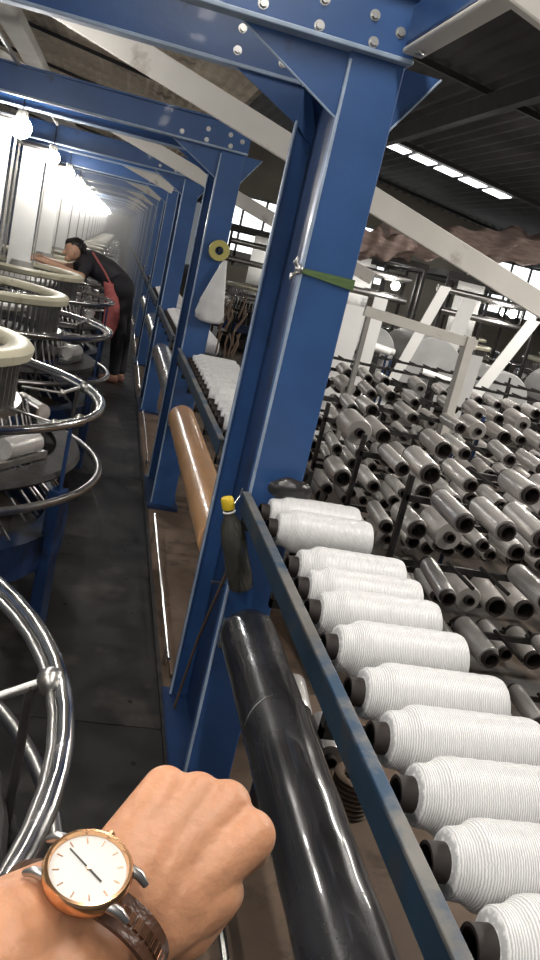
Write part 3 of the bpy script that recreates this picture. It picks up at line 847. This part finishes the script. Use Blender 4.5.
for i, (x, y, w, z0, z1, lean, lab) in enumerate(((1.98, 7.45, .22, -.03, 1.38, .10, 'white fabric sheet next to the near blue post, left of the portal frame'),
        (2.30, 7.42, .13, -.03, 1.50, .02, 'narrow white fabric strip inside the portal frame at left'),
        (2.80, 8.42, .12, -.03, 1.75, .50, 'slanting white strip above the portal frame'),
        (2.50, 5.68, .14, -.03, 1.28, .05, 'white sheet standing right against the portal frame post'),
        (3.10, 7.42, .13, -.03, 1.62, .75, 'long slanting white strip right of the portal frame'),
        (4.0, 9.9, .2, -.03, 1.7, .2, 'white strip far right under the bright windows'))):
    sheet([(x, y, z0), (x + w, y, z0), (x + w + lean, y, z1), (x + lean, y, z1)], (0, .012, 0), lab)
for x, y, z, lab in ((2.82, 8.42, .99, 'white tube end poking out left of the large cloth rolls'), (3.15, 7.5, .90, 'white tube lying before the largest cloth roll'), (2.45, 7.5, 1.05, 'white tube held high in the portal frame')):
    t = thing('tube_spindle', lab, 'spindle', (x, y, -.03), 'white tubes on stands')
    MB().cyl((-.17, 0, z + .05), (.17, 0, z + .01), .035, seg=20).build('white_tube', M_FABRIC, t, smooth=40)
    MB().lim(-.015, .015, -.015, .015, 0, z + .03).lim(-.1, .1, -.05, .05, 0, .02).build('stand', M_DARK, t)
# looms of the next line, far right
k = 0
for (x, y) in ((3.4, 12.2), (5.3, 12.3), (7.2, 12.4), (4.4, 15.2), (6.6, 15.3), (9.0, 15.3), (2.5, 15.0), (9.3, 12.5)):
    c = copy_tree(None, None, snl)
    c.location = (x, y, 0); c.rotation_euler = (0, 0, k * .4)
    c['label'] = 'circular loom in the distant line beyond the spool racks'; c['group'] = 'looms beyond the racks'
    # tall take-up frame over each of them
    t = thing('take_up_frame', 'dark take-up frame with pale rollers above the distant looms', 'frame', (x, y, -.03), 'take-up frames beyond the racks')
    for sx in (-.75, .75):
        for sy in (-.9, .9): MB().lim(sx - .02, sx + .02, sy - .02, sy + .02, 0, 2.05).build('post', M_DARK, t)
    MB().lim(-.78, .78, -.93, -.87, 1.98, 2.06).lim(-.78, .78, .87, .93, 1.98, 2.06).lim(-.78, -.72, -.9, .9, 1.98, 2.06).lim(.72, .78, -.9, .9, 1.98, 2.06).build('top_frame', M_DARK, t)
    for z in (1.5, 1.8): MB().cyl((-.72, -.5, z), (.72, -.5, z), .05, seg=14).build('roller', M_STEEL, t, smooth=40)
    MB().lim(-.22, .22, -.02, .0, 1.15, 1.98).build('fabric', M_FABRIC, t)
    lt = thing('hanging_lamp', 'bright lamp over the distant looms beyond the racks', 'lamp', (x + .45, y - .7, 1.65), 'lamps beyond the racks')
    MB().sph((0, 0, 0), .06, u=14, v=10).build('bulb', M_LAMP, lt, smooth=80)
    MB().cyl((0, 0, .05), (0, 0, .34), .006, seg=6).build('cord', M_BLACK, lt)
    k += 1
# rumpled sheets slung under the roof
def drape(x0, x1, y, z0, z1, lab, th=.10):
    m = MB(); n = 40; rows = []
    for i in range(n + 1):
        u = i / n
        x = (x1 - x0) * u
        z = (z1 - z0) * u - .10 * math.sin(u * PI) + .03 * math.sin(u * 23)
        row = []
        for q in range(14):
            a = 2 * PI * q / 14
            r = th * (1 + .28 * math.sin(4 * a + u * 14) + .15 * math.sin(u * 40 + a))
            row.append(m.b.verts.new((x, r * math.cos(a) * 1.3, z + r * 1.15 * math.sin(a))))
        rows.append(row)
    for A, B in zip(rows, rows[1:]):
        for q in range(14): m.b.faces.new((A[q], A[(q + 1) % 14], B[(q + 1) % 14], B[q]))
    m.b.faces.new(rows[0]); m.b.faces.new(rows[-1])
    tag(m.build('draped_sheet', M_DRAPE, smooth=70, loc=(x0, y, z0)), lab, 'sheet', 'rumpled sheets under the roof')
drape(3.35, 6.2, 11.0, 2.28, 2.78, 'rumpled reddish sheet slung at right below the skylight', .17)
drape(2.1, 3.3, 9.6, 2.10, 2.14, 'small rumpled reddish sheet just right of the near blue post', .12)
for i, (x, y, r, h, lab) in enumerate(((4.8, 20.5, .9, 3.5, 'round beige tank beyond the reddish sheet, left one'), (7.6, 20.6, 1.0, 3.2, 'round beige tank beyond the reddish sheet, right one'))):
    tag(MB().lathe([(0, 0), (r, 0), (r, h - .4), (r * .8, h - .1), (r * .4, h), (0, h)], 'Z', seg=40).build('storage_tank', M_WALLB, smooth=40, loc=(x, y, -.03)), lab, 'tank', 'beige tanks')

# ================================================================ worker leaning over the loom
WY = 8.9
WL = (0.15, WY, 0.0)
t = thing('person', 'worker in dark top and faded red apron bending over the looms', 'person', WL)
A = lambda x, z, y=WY: (x, y, z)
body = [
    (A(-.43, 1.27, 8.86), A(-.425, 1.22, 8.84), .088, .075),     # head
    (A(-.40, 1.20), A(-.30, 1.19), .052, .058),                  # neck
    (A(-.27, 1.15, 8.78), A(-.27, 1.15, 9.02), .065, .065),      # shoulders
    (A(-.24, 1.16), A(-.07, 1.10), .115, .115),
    (A(-.07, 1.10), A(.10, .98), .115, .13),
    (A(.095, .98, 8.85), A(.095, .96, 8.97), .118, .118),
    (A(.10, .92, 8.83), A(.15, .50, 8.82), .095, .062),          # near leg
    (A(.15, .50, 8.82), A(.18, .10, 8.84), .060, .040),
    (A(.12, .92, 9.0), A(.21, .50, 9.0), .095, .062),            # far leg
    (A(.21, .50, 9.0), A(.25, .10, 9.0), .058, .040),
    (A(.19, .045, 8.84), A(.07, .035, 8.82), .038, .032),        # feet
    (A(.26, .045, 9.0), A(.14, .035, 8.99), .038, .032),
    (A(-.27, 1.12, 8.76), A(-.31, 1.02, 8.66), .05, .042),       # near arm
    (A(-.31, 1.02, 8.66), A(-.54, 1.075, 8.58), .040, .033),
    (A(-.54, 1.075, 8.58), A(-.74, 1.11, 8.52), .033, .024),
    (A(-.27, 1.12, 9.03), A(-.50, 1.06, 9.08), .048, .038),      # far arm
    (A(-.50, 1.06, 9.08), A(-.74, 1.10, 9.02), .036, .024),
    (A(-.505, 1.225, 8.825), A(-.525, 1.20, 8.82), .016, .013),  # nose
    (A(-.41, 1.235, 8.768), A(-.405, 1.225, 8.765), .014, .012), # ear
    (A(-.46, 1.165, 8.83), A(-.47, 1.16, 8.83), .04, .035),      # chin
]
for hy, s in ((8.52, -1), (9.02, -1)):
    hz = 1.11
    body.append((A(-.74, hz, hy), A(-.81, hz - .005, hy), .024, .026))
    for q in range(4):
        oy = hy + (q - 1.5) * .017
        body.append((A(-.81, hz - .005, oy), A(-.86 - .008 * (q in (1, 2)), hz - .012, oy), .0105, .0095))
        body.append((A(-.86 - .008 * (q in (1, 2)), hz - .012, oy), A(-.885, hz - .034, oy), .0095, .0085))
    body.append((A(-.76, hz, hy - .02), A(-.80, hz - .012, hy - .046), .012, .010))
blob('body', body, M_SKINW, t, .0085, 3, loc=WL)
tee = [(A(-.28, 1.155, 8.77), A(-.28, 1.155, 9.03), .082, .082), (A(-.25, 1.165), A(-.07, 1.115), .132, .130), (A(-.07, 1.115), A(.06, 1.02), .130, .138),
       (A(-.27, 1.125, 8.76), A(-.295, 1.06, 8.70), .064, .060), (A(-.27, 1.12, 9.03), A(-.38, 1.09, 9.06), .062, .056)]
blob('tee_shirt', tee, M_TEE, t, .012, 4, loc=WL)
tr = [(A(.09, .985, 8.82), A(.105, .955, 8.99), .146, .146), (A(.10, .93, 8.83), A(.15, .50, 8.82), .108, .076), (A(.15, .50, 8.82), A(.178, .13, 8.84), .074, .058),
      (A(.13, .93, 9.0), A(.21, .50, 9.0), .108, .076), (A(.21, .50, 9.0), A(.25, .13, 9.0), .074, .058)]
blob('trousers', tr, M_TROUS, t, .012, 4, loc=WL)
hair = [(A(-.425, 1.285, 8.87), A(-.395, 1.27, 8.895), .092, .092), (A(-.36, 1.25, 8.89), A(-.34, 1.21, 8.90), .066, .045), (A(-.475, 1.315, 8.85), A(-.42, 1.325, 8.86), .045, .06)]
hr = random.Random(5)
for k in range(46):
    th_, ph_ = hr.uniform(-.4, 2.6), hr.uniform(-2.6, 1.2)
    d_ = Vector((math.cos(th_) * .7 + .15, math.sin(ph_) * .9, abs(math.sin(th_)) * .9)).normalized()
    q_ = Vector((-.405, 8.88, 1.275)) + d_ * .088
    e_ = q_ + d_ * .022 + Vector((hr.uniform(-.03, .03), hr.uniform(-.02, .02), -.035))
    hair.append((tuple(q_), tuple(e_), .017, .007))
blob('hair', hair, M_HAIR, t, .006, 1, loc=WL)
def loc(p): return (p[0] - WL[0], p[1] - WL[1], p[2] - WL[2])
# apron: a bib hanging from the waist in front of the near leg
m = MB(); rows = []
for i in range(9):
    u = i / 8
    z = 1.02 - .54 * u; x0 = -.085 + .05 * u + .03 * math.sin(u * 3); w = .105 + .055 * math.sin(u * PI * .9)
    rows.append([m.b.verts.new(loc((x0 + w * q / 6, 8.705 - .03 * math.sin(q / 6 * PI) + .006 * math.sin(q * 2 + i) - .015 * u, z))) for q in range(7)])
for A_, B_ in zip(rows, rows[1:]):
    for q in range(6): m.b.faces.new((A_[q], A_[q + 1], B_[q + 1], B_[q]))
o = m.build('apron', M_APRON, t, smooth=80); s_ = o.modifiers.new('s', 'SOLIDIFY'); s_.thickness = .01
m = MB().tube([loc(p) for p in ((-.24, 8.80, 1.275), (-.17, 8.765, 1.20), (-.08, 8.755, 1.10), (-.02, 8.725, 1.02), (.04, 8.72, 1.00), (.20, 8.80, 1.06))], .011, 6)
m.build('apron_strap', M_APRON, t, smooth=70)
for fx, fy in ((.19, 8.84), (.26, 9.0)):
    blob('sandal', [((fx, fy, .040), (fx - .13, fy - .015, .034), .046, .041)], M_SHOE, t, .010, 2, loc=WL)

# ================================================================ the photographer's arm with the watch
HAND=[((-0.0184, 0.2703, 1.3026),(0.0296, 0.3186, 1.2996),0.0300,0.0225),
((0.0, 0.2619, 1.2877),(0.0479, 0.3208, 1.2842),0.0300,0.0225),
((0.0296, 0.3186, 1.2996),(0.0647, 0.3387, 1.3147),0.0225,0.0180),
((0.0479, 0.3208, 1.2842),(0.0797, 0.331, 1.299),0.0225,0.0220),
((0.0498, 0.3304, 1.3102),(0.0701, 0.3631, 1.3314),0.0180,0.0125),
((0.055, 0.3255, 1.3082),(0.0871, 0.3618, 1.3298),0.0180,0.0130),
((0.0607, 0.3226, 1.3025),(0.1022, 0.358, 1.3288),0.0180,0.0135),
((0.0679, 0.322, 1.2948),(0.1146, 0.3448, 1.3222),0.0180,0.0135),
((0.0645, 0.3208, 1.287),(0.0954, 0.3342, 1.2972),0.0210,0.0190),
((0.0683, 0.3402, 1.2957),(0.0957, 0.3532, 1.3049),0.0200,0.0200),
((0.0701, 0.3631, 1.3314),(0.0785, 0.388, 1.303),0.0119,0.0095),
((0.0785, 0.388, 1.303),(0.0649, 0.396, 1.2779),0.0092,0.0085),
((0.0649, 0.396, 1.2779),(0.0534, 0.3836, 1.2858),0.0083,0.0075),
((0.0871, 0.3618, 1.3298),(0.0975, 0.3894, 1.299),0.0123,0.0095),
((0.0975, 0.3894, 1.299),(0.0843, 0.3983, 1.2729),0.0092,0.0085),
((0.0843, 0.3983, 1.2729),(0.0718, 0.3846, 1.282),0.0083,0.0075),
((0.1022, 0.358, 1.3288),(0.1144, 0.3867, 1.2967),0.0128,0.0095),
((0.1144, 0.3867, 1.2967),(0.1017, 0.396, 1.2701),0.0092,0.0085),
((0.1017, 0.396, 1.2701),(0.0883, 0.3817, 1.2798),0.0083,0.0075),
((0.1146, 0.3448, 1.3222),(0.1275, 0.3715, 1.2905),0.0128,0.0095),
((0.1275, 0.3715, 1.2905),(0.1154, 0.3802, 1.2643),0.0092,0.0085),
((0.1154, 0.3802, 1.2643),(0.1018, 0.3669, 1.274),0.0083,0.0075),
((0.0884, 0.3292, 1.2801),(0.1096, 0.3509, 1.2808),0.0160,0.0120),
((0.1096, 0.3509, 1.2808),(0.1074, 0.3737, 1.2849),0.0110,0.0095),
((0.1074, 0.3737, 1.2849),(0.0969, 0.3849, 1.2777),0.0095,0.0080)]
WATCH_C=(0.03285, 0.30142, 1.33367)
WRIST_C=(0.03862, 0.3198, 1.29216)
AX=(0.41432, 0.88656, 0.20578)
SX=(0.91002, -0.4071, -0.07831)
NX=(-0.01435, -0.21971, 0.97546)

AXv, SXv, NXv = Vector(AX).normalized(), Vector(SX).normalized(), Vector(NX).normalized()
WC = Vector(WRIST_C); DC = Vector(WATCH_C)
t = thing('person', 'bare forearm and closed fist reaching in from the bottom left, wearing a watch', 'person', tuple(WC))
caps = [(a, b, ra, rb) for a, b, ra, rb in HAND]
hb = blob('forearm_and_hand', caps, M_SKIN, t, .0016, 9, loc=tuple(WC))
# wristwatch
wt = thing('wristwatch', 'round rose-gold wristwatch with white dial on the foreground wrist', 'watch', tuple(DC))
R = Matrix((SXv, AXv, NXv)).transposed()        # local x: across the arm, y: along it, z: out of the dial
wt.rotation_euler = R.to_euler()
MB().lathe([(0, -.0075), (.0165, -.0075), (.0190, -.005), (.0198, -.001), (.0196, .0015), (.0186, .0030), (.0174, .0032), (.0168, .0018), (.0166, .0002), (0, .0002)], 'Z', seg=64).build('case', M_GOLD, wt, smooth=40)
MB().lathe([(0, .0003), (.0166, .0003), (.0166, .0009), (0, .0009)], 'Z', seg=56).build('dial', M_DIAL, wt, smooth=30)
m = MB()
for k in range(12):
    a = k * PI / 6
    m.box((.0138 * math.cos(a), .0138 * math.sin(a), .0011), (.0028, .00045, .0003), Matrix.Rotation(a, 3, 'Z'))
m.build('hour_markers', M_BRONZE, wt)
for a, L, w in ((math.radians(158), .0125, .0006), (math.radians(-22), .0085, .0008)):
    m = MB().box((L / 2 * math.cos(a), L / 2 * math.sin(a), .0014), (L, w, .0003), Matrix.Rotation(a, 3, 'Z'))
    m.build('watch_hand', M_DARK, wt)
MB().cyl((0, 0, .0009), (0, 0, .0019), .0009, seg=12).build('hand_pin', M_GOLD, wt)
MB().cyl((0, .0192, -.002), (0, .0225, -.002), .0021, seg=14).build('crown', M_GOLD, wt, smooth=40)
for sx in (-1, 1):
    for sy in (-1, 1):
        MB().tube([(sx * .0150, sy * .0100, -.0015), (sx * .0205, sy * .0098, -.0022), (sx * .0245, sy * .0095, -.0062)], [.0026, .0024, .0016], 10).build('lug', M_STEEL, wt, smooth=60)
# strap: a band round the wrist (ellipse in the plane across the arm)
m = MB(); rows = []
cw = WC - DC
cl = Vector((cw.dot(SXv), cw.dot(AXv), cw.dot(NXv)))
n = 60
rx, rz = .0395, .0300
def ring_pt(a, k): return Vector((cl.x + (rx * k) * math.cos(a), 0, cl.z + (rz * k) * math.sin(a)))
for i in range(n):
    a = 2 * PI * i / n
    w = .0090 if True else 0
    p0 = ring_pt(a, 1.0); p1 = ring_pt(a, 1.075)
    rows.append([m.b.verts.new(Vector((p0.x, cl.y * 0 - w, p0.z))), m.b.verts.new(Vector((p1.x, -w, p1.z))), m.b.verts.new(Vector((p1.x, w, p1.z))), m.b.verts.new(Vector((p0.x, w, p0.z)))])
for i in range(n):
    A_, B_ = rows[i], rows[(i + 1) % n]
    for k in range(4): m.b.faces.new((A_[k], A_[(k + 1) % 4], B_[(k + 1) % 4], B_[k]))
m.build('strap', M_BROWNM, wt, smooth=40)
m = MB()
for i in range(0, n):
    a = 2 * PI * (i + .5) / n
    p = ring_pt(a, 1.08)
    tn = math.atan2(rz * math.cos(a), -rx * math.sin(a))
    m.box((p.x, 0, p.z), (.0030, .0062, .0012), Matrix.Rotation(-tn, 3, 'Y'), .0003)
m.build('strap_links', M_BRONZE, wt)
for c in protos: pass
bpy.context.view_layer.update()
